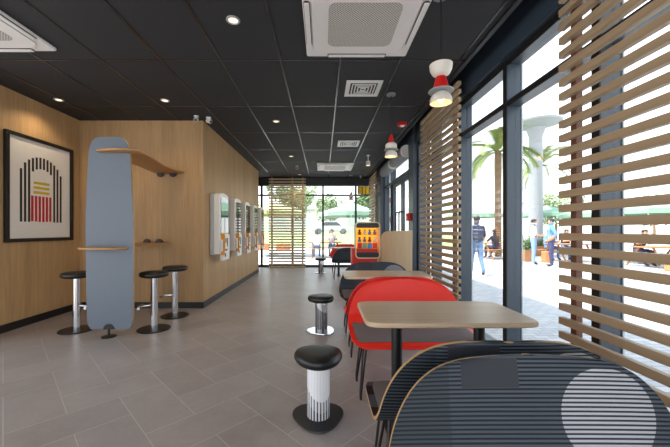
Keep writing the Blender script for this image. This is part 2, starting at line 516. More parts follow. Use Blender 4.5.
s4 = screen('free-hanging slatted timber screen before the far glazing, end of the aisle', -1.75, -.56, 'x', 1, ((-1.68, .05), (-1.02, .05), (-.68, .05)), True)
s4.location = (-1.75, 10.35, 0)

# ------------------------------------------------------------------ benches
def bench(label, mats, loc, rz, pad='pad', name='bench', group=None):
    """mats: front, back, edge of the bent shell. Local front is -Y, origin under the back's top edge."""
    t = thing(name, label, 'bench', loc, rz, group)
    Lb, R, Ls, W, ZS = .265, .12, .32, .97, .435
    # profile (y,z) of the inner face from the top of the back to the seat front
    lean = math.radians(10)
    prof = []
    top = Vector((0, .80)); d = Vector((-math.sin(lean), -math.cos(lean)))
    for i in range(11): prof.append((top+d*(Lb*i/10), d))
    p = prof[-1][0]; a0 = math.atan2(d.y, d.x); a1 = PI+.06   # turn towards -y
    a0 = a0 % (2*PI); 
    n = 8
    for i in range(1, n+1):
        a = a0+(a1-a0)*i/n; am = a0+(a1-a0)*(i-.5)/n
        p = p+Vector((math.cos(am), math.sin(am)))*abs(a1-a0)*R/n
        prof.append((p.copy(), Vector((math.cos(a), math.sin(a)))))
    d = Vector((math.cos(a1), math.sin(a1)))
    for i in range(1, 11): prof.append((p+d*(Ls*i/10), d))
    p = prof[-1][0]
    for i in range(1, 7):
        am = a1+math.radians(75)*(i-.5)/6; p = p+Vector((math.cos(am), math.sin(am)))*.062/6
        prof.append((p.copy(), Vector((math.cos(a1+math.radians(75)*i/6), math.sin(a1+math.radians(75)*i/6)))))
    # arc length
    s = [0]
    for (a, _), (b, _) in zip(prof, prof[1:]): s.append(s[-1]+(b-a).length)
    LT = s[-1]
    # resample finely near the ends so the rounded corners read
    def at(q):
        q = min(max(q, 0), LT)
        for i in range(len(s)-1):
            if q <= s[i+1]+1e-9:
                f = (q-s[i])/max(s[i+1]-s[i], 1e-9)
                P = prof[i][0].lerp(prof[i+1][0], f); D = prof[i][1].lerp(prof[i+1][1], f).normalized()
                return P, D
    dz = ZS-prof[-7][0].y-.012
    qs = [LT*.5*(1-math.cos(PI*i/56)) for i in range(57)]
    def half(q):
        r = .40; w = 1.0
        if q < r: w = min(w, (1-(1-q/r)**2)**.25)
        r2 = .14
        if LT-q < r2: w = min(w, .80+.20*(1-(1-(LT-q)/r2)**2.2)**(1/2.2))
        taper = .975+.025*math.sin(PI*q/LT)
        return W/2*w*taper
    NU = 24
    th = .014
    bm = bmesh.new()
    F, Bk = [], []
    for q in qs:
        P, D = at(q); N = Vector((-D.y, D.x))   # normal of inner face in (y,z)
        if N.x > 0 and q < LT*.4: N = -N
        if N.y < -.0 and q >= LT*.4: N = -N
        hw = max(half(q), .02)
        rf, rbk = [], []
        for k in range(NU+1):
            u = -1+2*k/NU
            wrap = -.015*abs(u)**3*max(0, 1-q/(LT*.55))
            y, z = P.x+wrap, P.y+dz
            rf.append(bm.verts.new((u*hw, y, z)))
            rbk.append(bm.verts.new((u*hw, y-N.x*th, z-N.y*th)))
        F.append(rf); Bk.append(rbk)
    for i in range(len(qs)-1):
        for k in range(NU):
            bm.faces.new((F[i][k], F[i][k+1], F[i+1][k+1], F[i+1][k])).material_index = 0
            bm.faces.new((Bk[i][k], Bk[i+1][k], Bk[i+1][k+1], Bk[i][k+1])).material_index = 1
        bm.faces.new((F[i][0], F[i+1][0], Bk[i+1][0], Bk[i][0])).material_index = 2
        bm.faces.new((F[i][NU], Bk[i][NU], Bk[i+1][NU], F[i+1][NU])).material_index = 2
    for k in range(NU):
        bm.faces.new((F[0][k], Bk[0][k], Bk[0][k+1], F[0][k+1])).material_index = 2
        bm.faces.new((F[-1][k], F[-1][k+1], Bk[-1][k+1], Bk[-1][k])).material_index = 2
    mb = MB(); mb.bm.free(); mb.bm = bm
    mb.build('shell', mats, t, ang=50)
    # cushion following the seat
    q0, q1 = LT-Ls-.11, LT-.06
    bm = bmesh.new(); A, B2 = [], []
    for i in range(15):
        q = q0+(q1-q0)*i/14; P, D = at(q); N = Vector((-D.y, D.x)); N = N if N.y > 0 else -N
        hw = half(q)*.93; e = math.sin(PI*min(1, max(0, i/14)))**.3
        ra, r2 = [], []
        for k in range(17):
            u = -1+2*k/16; eu = max(0, 1-abs(u)**8)**.4
            ra.append(bm.verts.new((u*hw, P.x+N.x*(.003+.026*e*eu), P.y+dz+N.y*(.003+.026*e*eu))))
            r2.append(bm.verts.new((u*hw, P.x+N.x*.001, P.y+dz+N.y*.001)))
        A.append(ra); B2.append(r2)
    for i in range(14):
        for k in range(16):
            bm.faces.new((A[i][k], A[i][k+1], A[i+1][k+1], A[i+1][k])); bm.faces.new((B2[i][k], B2[i+1][k], B2[i+1][k+1], B2[i][k+1]))
        bm.faces.new((A[i][0], A[i+1][0], B2[i+1][0], B2[i][0])); bm.faces.new((A[i][16], B2[i][16], B2[i+1][16], A[i+1][16]))
    for k in range(16):
        bm.faces.new((A[0][k], B2[0][k], B2[0][k+1], A[0][k+1])); bm.faces.new((A[-1][k], A[-1][k+1], B2[-1][k+1], B2[-1][k]))
    mb = MB(); mb.bm.free(); mb.bm = bm; mb.build('seat_cushion', pad, t)
    # hairpin legs under a bearer frame
    zs = at(LT-.10)[0].y+dz-th
    yf = at(LT-.13)[0].x; yb = at(LT-Ls+.02)[0].x
    zb = at(LT-Ls+.02)[0].y+dz-th
    fr = MB()
    for sx in (-1, 1): fr.tube([(sx*.36, yf, at(LT-.13)[0].y+dz-th-.004), (sx*.36, yb, zb-.004)], .010, 8)
    fr.tube([(-.36, yb, zb-.008), (.36, yb, zb-.008)], .010, 8)
    fr.build('bearer', 'black_metal', t)
    for sx in (-1, 1):
        for y, oy in ((yf, -.05), (yb, .06)):
            z1 = zs-.006
            x0 = sx*.38; x1 = sx*.42
            pts = [(x0, y+.07, z1), (x1, y+oy+.026, .05), (x1, y+oy+.02, .018), (x1, y+oy, .0075), (x1, y+oy-.02, .018), (x1, y+oy-.026, .05), (x0, y-.07, z1)]
            MB().tube(pts, .007, 8).build('leg', 'black_metal', t)
    return t
XC = .69
SH = ('shell_f', 'shell_b', 'ply'); RD = ('red', 'red_dark', 'red')
G = 'two-seat shell benches along the window'
b1 = bench('ribbed charcoal shell bench in the foreground, facing the camera, pale disc on its back', SH, (XC-.005, 1.075, 0), 0, group=G)
b4 = bench('red shell bench facing the camera behind the nearest oak table', RD, (XC, 2.75, 0), 0, group=G)
def bdup(src, loc, rz, lab): return dup(src, loc, lab, rz)
bdup(b1, (XC+.005, 1.20, 0), PI, 'ribbed charcoal shell bench turned to the nearest table, back to back with the foreground bench')
bdup(b4, (XC, 2.87, 0), PI, 'red shell bench turned away, mostly hidden behind the front-facing red bench')
bdup(b1, (XC, 4.22, 0), 0, 'ribbed charcoal shell bench behind the second oak table, before the toy display')
bdup(b1, (XC, 7.6, 0), PI, 'dark shell bench seen from behind, at the far table past the toy display')
bdup(b4, (XC, 9.55, 0), 0, 'small-looking red shell bench at the far table near the end glazing')

# ------------------------------------------------------------------ tables
def table(label, loc, top):
    t = thing('cafe_table', label, 'table', loc, 0, 'two-post cafe tables')
    MB().prism(superell(.90, .51, 10, 96), .724, .75).build('tabletop', top, t, bev=.006)
    for sx in (-.24, .24):
        lg = MB().lathe([(0, .018), (.031, .018), (.031, .716), (0, .716)], 20, (sx, 0, 0)).build('leg', 'black_metal', t)
        MB().prism(rrect(.10, .42, .03, 4, sx, 0), 0, .014).build('foot_plate', 'black_metal', lg, bev=.003)
        MB().box(sx-.03, sx+.03, -.2, .2, .714, .724).build('top_bracket', 'black_metal', lg)
    return t
t1 = table('nearest oak-topped cafe table, between the foreground bench and the red bench', (XC-.02, 1.865, 0), 'table')
dup(t1, (XC-.02, 3.46, 0), 'second oak-topped cafe table, just beyond the red benches')
dup(t1, (XC-.03, 8.6, 0), 'far cafe table between the dark bench and the small red bench')

# ------------------------------------------------------------------ stools
tri = lambda ph, k=.09: (lambda a: 1+k*math.cos(3*(a-ph)))
def low_stool(label, loc, colmat, basemat, rz=0):
    t = thing('low_stool', label, 'stool', loc, rz, 'low padded stools by the aisle')
    MB().lathe([(0, 0), (.16, 0), (.165, .005), (.163, .012), (0, .014)], 48, shape=tri(.6)).build('base', basemat, t, ang=50)
    MB().lathe([(0, .012), (.074, .012), (.074, .36), (0, .36)], 40).build('column', colmat, t)
    MB().lathe([(0, .355), (.12, .357), (.145, .366), (.157, .386), (.157, .404), (.147, .421), (.125, .429), (.07, .432), (0, .433)], 48, shape=tri(.6, .05)).build('seat', 'black_leather', t, ang=60)
    return t
st = low_stool('low black-padded stool with a white striped column, nearest the camera', (-.03, 2.09, 0), 'stool_white', 'black_metal')
st2 = low_stool('low black-padded stool with a steel column, mid-aisle left of the red bench', (-.02, 3.87, 0), 'stool_steel', 'steel', .5)
dup(st2, (-.06, 9.1, 0), 'low black-padded steel stool at the far end, before the end glazing')

def bar_stool(label, loc, rz):
    t = thing('bar_stool', label, 'bar stool', loc, rz, 'chrome bar stools at the wall counter')
    MB().lathe([(0, 0), (.185, 0), (.19, .006), (.186, .012), (.05, .02), (0, .02)], 48).build('base', 'black_metal', t)
    MB().lathe([(0, .018), (.041, .018), (.041, .64), (0, .64)], 32).build('column', 'chrome', t)
    MB().lathe([(0, .638), (.12, .64), (.15, .648), (.166, .665), (.166, .685), (.155, .703), (.12, .712), (0, .715)], 48).build('seat', 'black_leather', t, ang=60)
    MB().tube([(.02, 0, .30), (.13, 0, .29), (.155, 0, .285)], .016, 12).tube([(.15, -.10, .285), (.165, 0, .285), (.15, .10, .285)], .016, 12).build('footrest', 'chrome', t)
    return t
bs = bar_stool('chrome bar stool with black seat left of the upright grey board', (-3.0, 3.9, 0), .1)
dup(bs, (-2.08, 3.94, 0), 'chrome bar stool with black seat just right of the upright grey board', PI+.3)
dup(bs, (-2.1, 4.54, 0), 'chrome bar stool with black seat nearest the wood corner, behind another stool', PI-.1)

# ------------------------------------------------------------------ upright board with two planks
t = thing('bar_counter', 'upright blue-grey board carrying two oak planks fixed to the wood wall', 'bar counter', (0, 0, 0))
BY = 3.66
cx = (109.5-323)*BY/320
def bw(z):  # half width of the board by height
    k = (z-.083)/2.20
    base = .255 + .018*(1-abs(2*k-.9)**2)
    r0 = .14
    if z-.083 < r0: base *= .78+.22*(1-(1-(z-.083)/r0)**2)**.5
    if 2.283-z < .2: base *= .55+.45*max(0, 1-(1-(2.283-z)/.2)**2.3)**(1/2.3)
    if k > .6: base -= .03*(k-.6)/.4
    return base
zs = [.083+2.2*(.5-.5*math.cos(PI*i/40)) for i in range(41)]
out = [(cx+bw(z)+.004*(1-z), z) for z in zs]+[(cx-bw(z)+.004*(1-z), z) for z in reversed(zs)]
bd = MB().prism(out, BY, BY+.004, 'y').build('board', 'board', t)
MB().prism(out, BY+.0045, BY+.028, 'y').build('board_core', 'ply', t)
hd = [( (109-323)*BY/320+.062*math.cos(PI*i/16), .085+.062*math.sin(PI*i/16)) for i in range(17)]
ft = MB().prism(hd, BY-.008, BY-.001, 'y').build('foot_bracket', 'black_metal', t)
MB().lathe([(0, 0), (.075, 0), (.075, .008), (.014, .014), (.012, .10), (0, .10)], 32, ((109-323)*BY/320, BY-.004, 0)).build('foot', 'black_metal', t)
def plank(pts, z, name):
    return MB().prism(pts, z, z+.026, 'z').build(name, 'plank', t, bev=.008, seg=3)
def smooth_poly(pts, it=3):
    for _ in range(it):
        q = []
        for a, b in zip(pts, pts[1:]+pts[:1]):
            q += [(a[0]*.75+b[0]*.25, a[1]*.75+b[1]*.25), (a[0]*.25+b[0]*.75, a[1]*.25+b[1]*.75)]
        pts = q
    return pts
plank(smooth_poly([(-2.56, 3.55), (-2.10, 3.50), (-2.07, 3.80), (-2.22, 4.5), (-2.14, 4.985), (-2.2, 4.99), (-2.55, 4.99), (-2.62, 4.985), (-2.54, 4.3), (-2.54, 3.7)][::-1], 2), 2.10, 'upper_plank')
plank(smooth_poly([(-2.74, 3.52), (-2.34, 3.49), (-2.19, 3.66), (-2.32, 4.2), (-2.36, 4.985), (-2.42, 4.99), (-2.80, 4.99), (-2.86, 4.985), (-2.80, 4.2), (-2.74, 3.66)][::-1], 2), 1.0, 'lower_plank')
def half_disc(x, z, up):
    s = 1 if up else -1
    p = [(x+.055*math.cos(PI*i/14), z+s*.055*math.sin(PI*i/14)) for i in range(15)]
    MB().prism(p, 4.965, 4.99, 'y').build('wall_bracket', 'black_metal', t, bev=.003)
for x in (-2.53, -2.335): half_disc(x, 2.099, False)
for x in (-2.74, -2.55): half_disc(x, 1.027, True)

# ------------------------------------------------------------------ framed print
t = thing('framed_print', 'black-framed print of striped arches with red and yellow bars on the left wall', 'picture', (XL, 0, 0))
y0, y1, z0, z1 = 3.80, 4.825, 1.07, 2.425
f = MB()
for a in ((y0, y1, z0, z0+.045), (y0, y1, z1-.045, z1), (y0, y0+.045, z0+.045, z1-.045), (y1-.045, y1, z0+.045, z1-.045)): f.box(.001, .04, *a)
f.build('frame', 'black_metal', t, bev=.002)
sh = MB().box(.002, .015, y0+.045, y1-.045, z0+.045, z1-.045).build('sheet', 'paper', t, smooth=False)
cy, arc_r, zs0, zb = (y0+y1)/2, .33, 1.865, 1.325
inkm = MB(); rm = MB(); ym = MB()
n = 12; pw = 2*arc_r/n
for i in range(n):
    u0 = -arc_r+i*pw+pw*.22; u1 = u0+pw*.58; um = (u0+u1)/2
    ztop = zs0+math.sqrt(max(0, arc_r**2-um**2))*.98
    if abs(um) > .17: zlow = zb
    else: zlow = zs0+.17*math.sqrt(max(0, 1-(um/.19)**2))-.0
    inkm.box(.0151, .0165, cy+u0, cy+u1, zlow, ztop)
for i in range(6):
    u0 = -.165+i*.055; rm.box(.0151, .0165, cy+u0, cy+u0+.036, zb+.01*abs(i-2.5)/2.5, 1.67)
for i in range(3):
    ym.prism([(cy-.13, 1.70+i*.062), (cy+.11, 1.70+i*.062), (cy+.12, 1.735+i*.062), (cy-.12, 1.735+i*.062)], .0151, .0165, 'x')
inkm.build('black_bars', 'ink', sh, smooth=False)
rm.build('red_bars', 'ink_red', sh, smooth=False)
ym.build('yellow_bars', 'ink_yellow', sh, smooth=False)

# ------------------------------------------------------------------ order kiosks on the wood wall
def kiosk(label, y, w):
    t = thing('order_kiosk', label, 'order kiosk', (XK, y, 0), 0, 'self-order screens on the wood wall')
    P = .135
    MB().box(.002, .072, .0, w, .80, 1.83).build('body', 'grey_lt', t, bev=.012)
    arch = [(0, .82), (w, .82), (w, 1.80)] + [(w/2+w/2*math.cos(PI*i/16), 1.80+.05*math.sin(PI*i/16)) for i in range(1, 16)] + [(0, 1.80)]
    MB().prism(arch, .073, P+.03, 'x').build('bezel', 'white', t, bev=.006)
    MB().prism(rrect(w-.09, .62, .02, 4, w/2+.02, 1.465), P+.03, P+.034, 'x').build('screen', 'screen', t)
    lp = MB().box(P+.002, P+.05, .12, w, .70, 1.14).build('service_panel', 'white', t, bev=.006)
    m = MB()
    for k in range(3): m.box(P+.0501, P+.052, .17+.09*k, .22+.09*k, 1.03-.03*k, 1.08)
    m.box(P+.0501, P+.052, .2, .36, .86, .89).box(P+.0501, P+.052, .22, .28, .76, .82).box(P+.0501, P+.052, .34, .38, .93, 1.0)
    m.build('scanner_window', 'ink', lp)
    MB().box(P+.031, P+.075, .0, .055, .86, 1.06).build('card_terminal', 'white', t, bev=.008)
    mm = MB()
    arc = [(.07+.03*math.sin(PI*i/10), 1.16-.36*i/10) for i in range(11)]
    for (ya, za), (yb, zb_) in zip(arc, arc[1:]):
        mm.prism([(ya-.008, za), (ya+.008, za), (yb+.008, zb_), (yb-.008, zb_)], P+.0305, P+.095, 'x')
    mm.build('side_fin', 'orange', t)
    return t
ks = ['nearest the corner', 'second along the wall', 'third along the wall, in the middle', 'fourth along the wall', 'farthest, at the end of the wall']
for (y, w), s in zip(((5.29, .5), (6.2, .47), (7.04, .46), (7.9, .45), (8.8, .45)), ks):
    kiosk(f'white wall-mounted order kiosk with tall screen, {s}', y, w)

# ------------------------------------------------------------------ ceiling fittings
def downlight(label, x, y, power=6):
    t = thing('downlight', label, 'ceiling light', (x, y, H), 0, 'warm recessed downlights')
    MB().lathe([(.036, -.001), (.055, -.001), (.057, -.006), (.054, -.011), (.040, -.013), (.036, -.006)], 32).build('trim_ring', 'lamp_grey', t)
    MB().lathe([(0, -.005), (.036, -.005), (.036, -.002), (0, -.002)], 24).build('lens', 'downlens', t)
    l = bpy.data.lights.new('downlight_lamp', 'SPOT'); l.energy = power; l.color = (1, .78, .52); l.spot_size = math.radians(140); l.spot_blend = .7; l.shadow_soft_size = .04
    lo = bpy.data.objects.new('downlight_lamp', l); COL.objects.link(lo); lo.parent = t; lo.location = (0, 0, -.03)
for lab, x, y in (('warm round downlight in the ceiling nearest the camera, above the aisle', -.73, 2.6),
                  ('warm round downlight above the framed print', -3.46, 4.19),
                  ('warm round downlight above the bar stools right of the print', -2.08, 4.21),
                  ('warm round downlight above the aisle, second from the camera', -.735, 5.02),
                  ('warm round downlight above the aisle, third from the camera', -.735, 7.4),
                  ('warm round downlight above the aisle, at the far end', -.72, 9.85)):
    downlight(lab, x, y)

def cassette(label, x0, y0):
    w = .955
    t = thing('ceiling_cassette', label, 'air conditioner', (x0+w/2, y0+w/2, H), 0, 'white ceiling air-conditioning cassettes')
    MB().prism(rrect(w, w, .02, 4), -.028, -.001).build('panel', 'white_ac', t, bev=.008)
    MB().prism(rrect(w-.14, w-.14, .12, 8), -.040, -.0285).build('face_plate', 'white_ac', t, bev=.008)
    MB().prism(rrect(.56, .56, .07, 6), -.0435, -.0405).build('intake_grille', 'grille', t)
    for k in range(4):
        R = Matrix.Rotation(k*PI/2, 4, 'Z')
        sl = MB()
        pr = rrect(.56, .05, .022, 5, 0, -.445)
        sl.prism(pr, -.0325, -.0285)
        o = sl.build('outlet', 'base', t); o.rotation_euler = (0, 0, k*PI/2)
        lv = MB().box(-.27, .27, -.466, -.426, -.042, -.034).build('louvre', 'white_ac', o, bev=.004)
    return t
cassette('large white ceiling cassette unit at the top, over the near aisle', -.155, 2.15)
cassette('white ceiling cassette unit at the upper left corner', -3.455, 2.06)
cassette('small-looking white ceiling cassette unit toward the far end', -.16, 8.12)

def vent(label, x, y):
    t = thing('air_vent', label, 'ceiling vent', (x, y, H), 0, 'square ceiling air vents')
    w = .42
    f = MB()
    for a in ((-w/2, w/2, -w/2, -w/2+.05), (-w/2, w/2, w/2-.05, w/2), (-w/2, -w/2+.05, -w/2+.05, w/2-.05), (w/2-.05, w/2, -w/2+.05, w/2-.05)): f.box(*a, -.014, -.001)
    f.build('frame', 'white', t, bev=.003)
    MB().box(-w/2+.05, w/2-.05, -w/2+.05, w/2-.05, -.003, -.001).build('backing', 'base', t, smooth=False)
    for k, s in enumerate((.135, .10, .065, .03)):
        m = MB()
        for q in range(4):
            R = Matrix.Rotation(q*PI/2, 4, 'Z')
            m.box(-s, s, -s-.004, -s+.009, -.0165-.0015*k, -.0125, mat=R)
        m.build('louvre_ring', 'white', t)
    return t
vent('square white louvred ceiling vent nearer the camera, beyond the large cassette', .48, 3.86)
vent('square white louvred ceiling vent farther along the ceiling', .50, 6.32)

# red alarm beacon
t = thing('ceiling_alarm_beacon', 'red alarm beacon on the ceiling near the window side', 'alarm', (1.26, 5.1, H))
MB().lathe([(0, -.001), (.07, -.001), (.07, -.05), (0, -.05)], 24).build('housing', 'red_dark', t, bev=.004)
MB().lathe([(0, -.0505), (.035, -.0505), (.03, -.062), (0, -.066)], 24).build('lens', 'white', t)
# cctv
def cctv(label, x, y, yaw):
    t = thing('security_camera', label, 'camera', (x, y, H), yaw, 'white security cameras'); t.scale = (.72, .72, .72)
    MB().lathe([(0, -.001), (.05, -.001), (.05, -.02), (.02, -.03), (.018, -.07), (0, -.07)], 24).build('mount', 'white', t)
    R = Matrix.Translation((0, -.02, -.085)) @ Matrix.Rotation(math.radians(20), 4, 'X')
    m = MB().lathe([(0, -.07), (.036, -.07), (.042, -.06), (.042, .06), (.03, .075), (0, .075)], 24)
    for v in m.bm.verts: v.co = R @ (Matrix.Rotation(PI/2, 4, 'X') @ v.co)
    b = m.build('housing', 'white', t)
    m = MB().lathe([(0, .074), (.028, .074), (.028, .082), (0, .084)], 20)
    for v in m.bm.verts: v.co = R @ (Matrix.Rotation(PI/2, 4, 'X') @ v.co)
    m.build('lens', 'base', b)
cctv('white bullet security camera under the ceiling at the wood corner, left one', -1.90, 4.80, .2)
cctv('white bullet security camera under the ceiling at the wood corner, right one', -1.74, 4.86, .9)
cctv('tiny white security camera under the ceiling toward the far glazing', -.70, 8.5, .2)
cctv('tiny white security camera under the ceiling in the far right corner', 1.18, 10.0, -.5)
# spotlight
t = thing('ceiling_spotlight', 'small white ceiling spotlight with warm glow near the farther vent', 'spotlight', (1.03, 7.3, H))
MB().lathe([(0, -.001), (.035, -.001), (.035, -.02), (.01, -.022), (.01, -.14), (0, -.14)], 20).build('stem', 'white', t)
MB().lathe([(.0, -.13), (.045, -.14), (.05, -.24), (.044, -.24), (.04, -.16), (0, -.15)], 24).build('head', 'white', t)
MB().lathe([(0, -.235), (.042, -.235), (.042, -.23), (0, -.228)], 20).build('lens', 'downlens', t)
# air curtains over the doors
def air_curtain(label, y0, y1):
    t = thing('air_curtain', label, 'air curtain', (XW-.17, y0, 2.62), 0, 'ribbed air curtains over the doors')
    L = y1-y0; n = 26
    prof = rrect(.22, .22, .09, 8, .06, .12)
    MB().prism(prof, .0, L, 'y').build('casing', 'white_ac', t)
    m = MB()
    k = 0
    while .08+k*.06 < L-.08:
        yy = .08+k*.06; k += 1
        m.prism(rrect(.236, .236, .09, 8, .06, .12), yy, yy+.022, 'y')
    m.build('ribs', 'grey', t)
    MB().box(.10, .158, .05, L-.05, .1, .18).build('wall_bracket', 'grey', t)
air_curtain('white ribbed air curtain above the near door leaf', 6.12, 7.25)
air_curtain('white ribbed air curtain above the far door leaf', 7.32, 8.45)
# fire call point on the blue column
t = thing('wall_mounted_call_point', 'red fire alarm call point on the slate column beside the doors', 'call point', (1.62, 5.92, 1.46))
MB().box(-.075, 0, -.065, .065, -.07, .07).build('housing', 'red_dark', t, bev=.006)
MB().box(-.078, -.0755, -.03, .03, -.03, .03).build('press_plate', 'white', t)
# pink stickers and yellow film on the glazing
for k, z in enumerate((2.0, 1.5, 1.1)):
    tag(MB().prism(rrect(.12, .14, .03, 4, 8.5, z), XW+.052, XW+.058, 'x').build('window_sticker', 'red_dark'), f'small red sticker on the glass past the entrance doors, {("top", "middle", "bottom")[k]} one', 'sticker', 'red stickers on the glass')
m = MB()
t = thing('window_film', 'yellow film with black stripes in the far upper glazing corner', 'window film', (1.36, YF+.045, 2.53))
MB().box(-.22, .22, -.002, .002, -.13, .13).build('film', 'yellow', t, smooth=False)
m = MB()
for k in range(4): m.box(-.2+.12*k, -.175+.12*k, -.004, -.0025, -.13, .13)
m.build('stripes', 'ink', t, smooth=False)

# ------------------------------------------------------------------ pendant lamps
def pendant(label, x, y, kind):
    t = thing('pendant_lamp', label, 'pendant lamp', (x, y, H), 0, 'stacked-shape pendant lamps')
    MB().lathe([(0, -.001), (.055, -.001), (.055, -.02), (.02, -.03), (0, -.03)], 24).build('canopy', 'grey', t)
    zb = -.79      # bottom of the shade
    sh = MB().lathe([(.014, zb+0.0823), (.042, zb+0.0756), (.066, zb+0.0538), (.077, zb+0.0252), (.079, zb), (.074, zb), (.072, zb+0.0235), (.061, zb+0.0487), (.038, zb+0.0672), (.012, zb+0.0722)], 36).build('lamp_shade', 'lamp_white', t, ang=60)
    MB().ball((0, 0, zb+0.0286), .028, 16, 10).build('bulb', 'bulb', t)
    MB().lathe([(0, zb+0.0798), (.086, zb+0.0823), (.089, zb+0.0865), (.086, zb+0.0907), (0, zb+0.0941)], 36).build('disc', 'lamp_grey', t)
    if kind == 'bowl':
        MB().lathe([(0, zb+0.0932), (.060, zb+0.0941), (.058, zb+0.0991), (.036, zb+0.1865), (.028, zb+0.1898), (0, zb+0.1915)], 36).build('cone', 'red_dark', t)
        MB().lathe([(0, zb+0.1882), (.034, zb+0.1898), (.06, zb+0.2100), (.076, zb+0.2394), (.08, zb+0.2772), (.074, zb+0.2772), (.05, zb+0.2520), (0, zb+0.2436)], 36).build('bowl', 'lamp_white', t, ang=60)
        top = zb+0.2436
    else:
        MB().lathe([(0, zb+0.0929), (.055, zb+0.0949), (.071, zb+0.1080), (.071, zb+0.1483), (.055, zb+0.1685), (0, zb+0.1735)], 36).build('drum', 'lamp_white', t)
        MB().lathe([(0, zb+0.1685), (.03, zb+0.1705), (.031, zb+0.2290), (.02, zb+0.2491), (.014, zb+0.2794), (0, zb+0.2814)], 28).build('neck', 'red_dark', t)
        top = zb+0.2743
    MB().tube([(0, 0, -.028), (0, 0, top)], .007, 8).build('cord', 'cord', t)
    l = bpy.data.lights.new('pendant_bulb', 'POINT'); l.energy = .12; l.color = (1, .66, .28); l.shadow_soft_size = .04
    lo = bpy.data.objects.new('pendant_bulb', l); COL.objects.link(lo); lo.parent = t; lo.location = (0, 0, zb-.01)
pendant('pendant lamp of white bowl, red cone and white dome over the nearest table', .855, 2.32, 'bowl')
pendant('pendant lamp with slim red neck and white drum, over the second table', .855, 4.02, 'neck')
pendant('distant pendant lamp with red neck hanging before the end glazing', .87, 9.9, 'neck')

# ------------------------------------------------------------------ toy display and partition
t = thing('toy_display', 'red toy display stand with an orange backlit case, behind the second table', 'display stand', (.70, 5.05, 0))
MB().box(-.24, .16, .0, .30, .02, .93).build('plinth', 'red_dark', t, bev=.01)
W, Hh = .385, .57
fr = MB()
oz = 1.06
outer = rrect(W, Hh, .06, 6, 0, oz); inner = rrect(W-.028, Hh-.028, .05, 6, 0, oz)
bm = fr.bm
for y0, y1 in ((-.06, .16),):
    A = [bm.verts.new((p[0], y0, p[1])) for p in outer]; B = [bm.verts.new((p[0], y0, p[1])) for p in inner]
    C = [bm.verts.new((p[0], y1, p[1])) for p in outer]; D = [bm.verts.new((p[0], y1, p[1])) for p in inner]
    n = len(A)
    for i in range(n):
        k = (i+1) % n
        bm.faces.new((A[i], A[k], B[k], B[i])); bm.faces.new((C[i], D[i], D[k], C[k])); bm.faces.new((A[i], C[i], C[k], A[k])); bm.faces.new((B[i], B[k], D[k], D[i]))
fr.build('case_frame', pm('cream_case_rim', rgb(226, 206, 160), .4), t)
for s in (1, -1):
    zc = oz+s*(Hh/2-.016-.038)
    MB().prism(rrect(.352, .076, .03, 5, 0, zc), -.055, .12, 'y').build('case_band', 'base', t)
o = MB().prism(rrect(W-.05, Hh-.05, .045, 6, 0, oz), .125, .15, 'y').build('case_back', pm('orange_backlit_panel', rgb(250, 165, 40), .5), t)
o.data.materials[0].node_tree.nodes['Principled BSDF'].inputs['Emission Color'].default_value = rgb(250, 150, 25)
o.data.materials[0].node_tree.nodes['Principled BSDF'].inputs['Emission Strength'].default_value = .5
for z in (.93, 1.03, 1.145): MB().box(-.165, .165, -.03, .12, z-.006, z).build('shelf', 'orange', t)
cols = ('red_dark', 'umbrella', 'shirt_blue', 'red')
pan = [pm('toy_colour_%s' % n, rgb(*c), .45) for n, c in (('brown', (120, 78, 48)), ('white', (230, 226, 216)), ('blue', (70, 130, 190)), ('grey', (120, 126, 140)))]
for r, (z, w_) in enumerate(((1.145, 'upper'), (1.03, 'lower'))):
    for k in range(4):
        ty = MB().lathe([(0, 0), (.022, 0), (.027, .015), (.02, .04), (.012, .048), (.021, .058), (.021, .072), (.012, .082), (0, .085)], 14)
        for sx in (-1, 1): ty.tube([(sx*.018, 0, .036), (sx*.034, -.008, .026)], .006, 6)
        o = ty.build('toy_figure', pan[(k+r*2) % 4]); o.location = (.70-.12+.08*k, 5.05+.03, z+.0005)
        cn = ('brown', 'white', 'blue', 'grey')[(k+r*2) % 4]
        tag(o, f'{cn} toy figure on the {w_} shelf of the orange display, {("leftmost", "second from left", "third from left", "rightmost")[k]}', 'toy', 'toy figures in the display')
for k, mname in enumerate(cols):
    o = MB().box(-.036, .036, 0, .03, 0, .085).build('toy_box', mname, bev=.003); o.location = (.70-.12+.08*k, 5.05, .9305)
    tag(o, f'{("red", "green", "blue", "bright red")[k]} toy box on the bottom shelf of the orange display', 'toy box', 'toy boxes in the display')

t = thing('wood_partition', 'pale oak partition panel with rounded corner beside the entrance doors', 'partition', (0, 5.55, 0))
pp = [(1.55, .0), (1.55, 1.215)]
pp += [(1.10+.14*math.cos(a)-.0, 1.05+.14*math.sin(a)+.0) for a in [PI/2+PI/2*i/8 for i in range(9)]]
pp = [(1.55, 0), (1.55, 1.21), (1.3, 1.205)]+[(1.13+.12*math.cos(PI/2+PI/2*i/8), 1.08+.12*math.sin(PI/2+PI/2*i/8)) for i in range(9)]+[(1.01, 0)]
MB().prism(pp, 0, .035, 'y').build('panel', 'partition', t, bev=.004)
MB().box(1.01, 1.045, .036, .5, 0, 1.08).build('side_panel', 'partition', t, bev=.004)
MB().box(1.004, 1.0095, .10, .32, .82, 1.02).build('notice', 'white', t)
MB().ball((.995, .30, 1.06), .018, 12, 8).build('knob', 'black_metal', t)

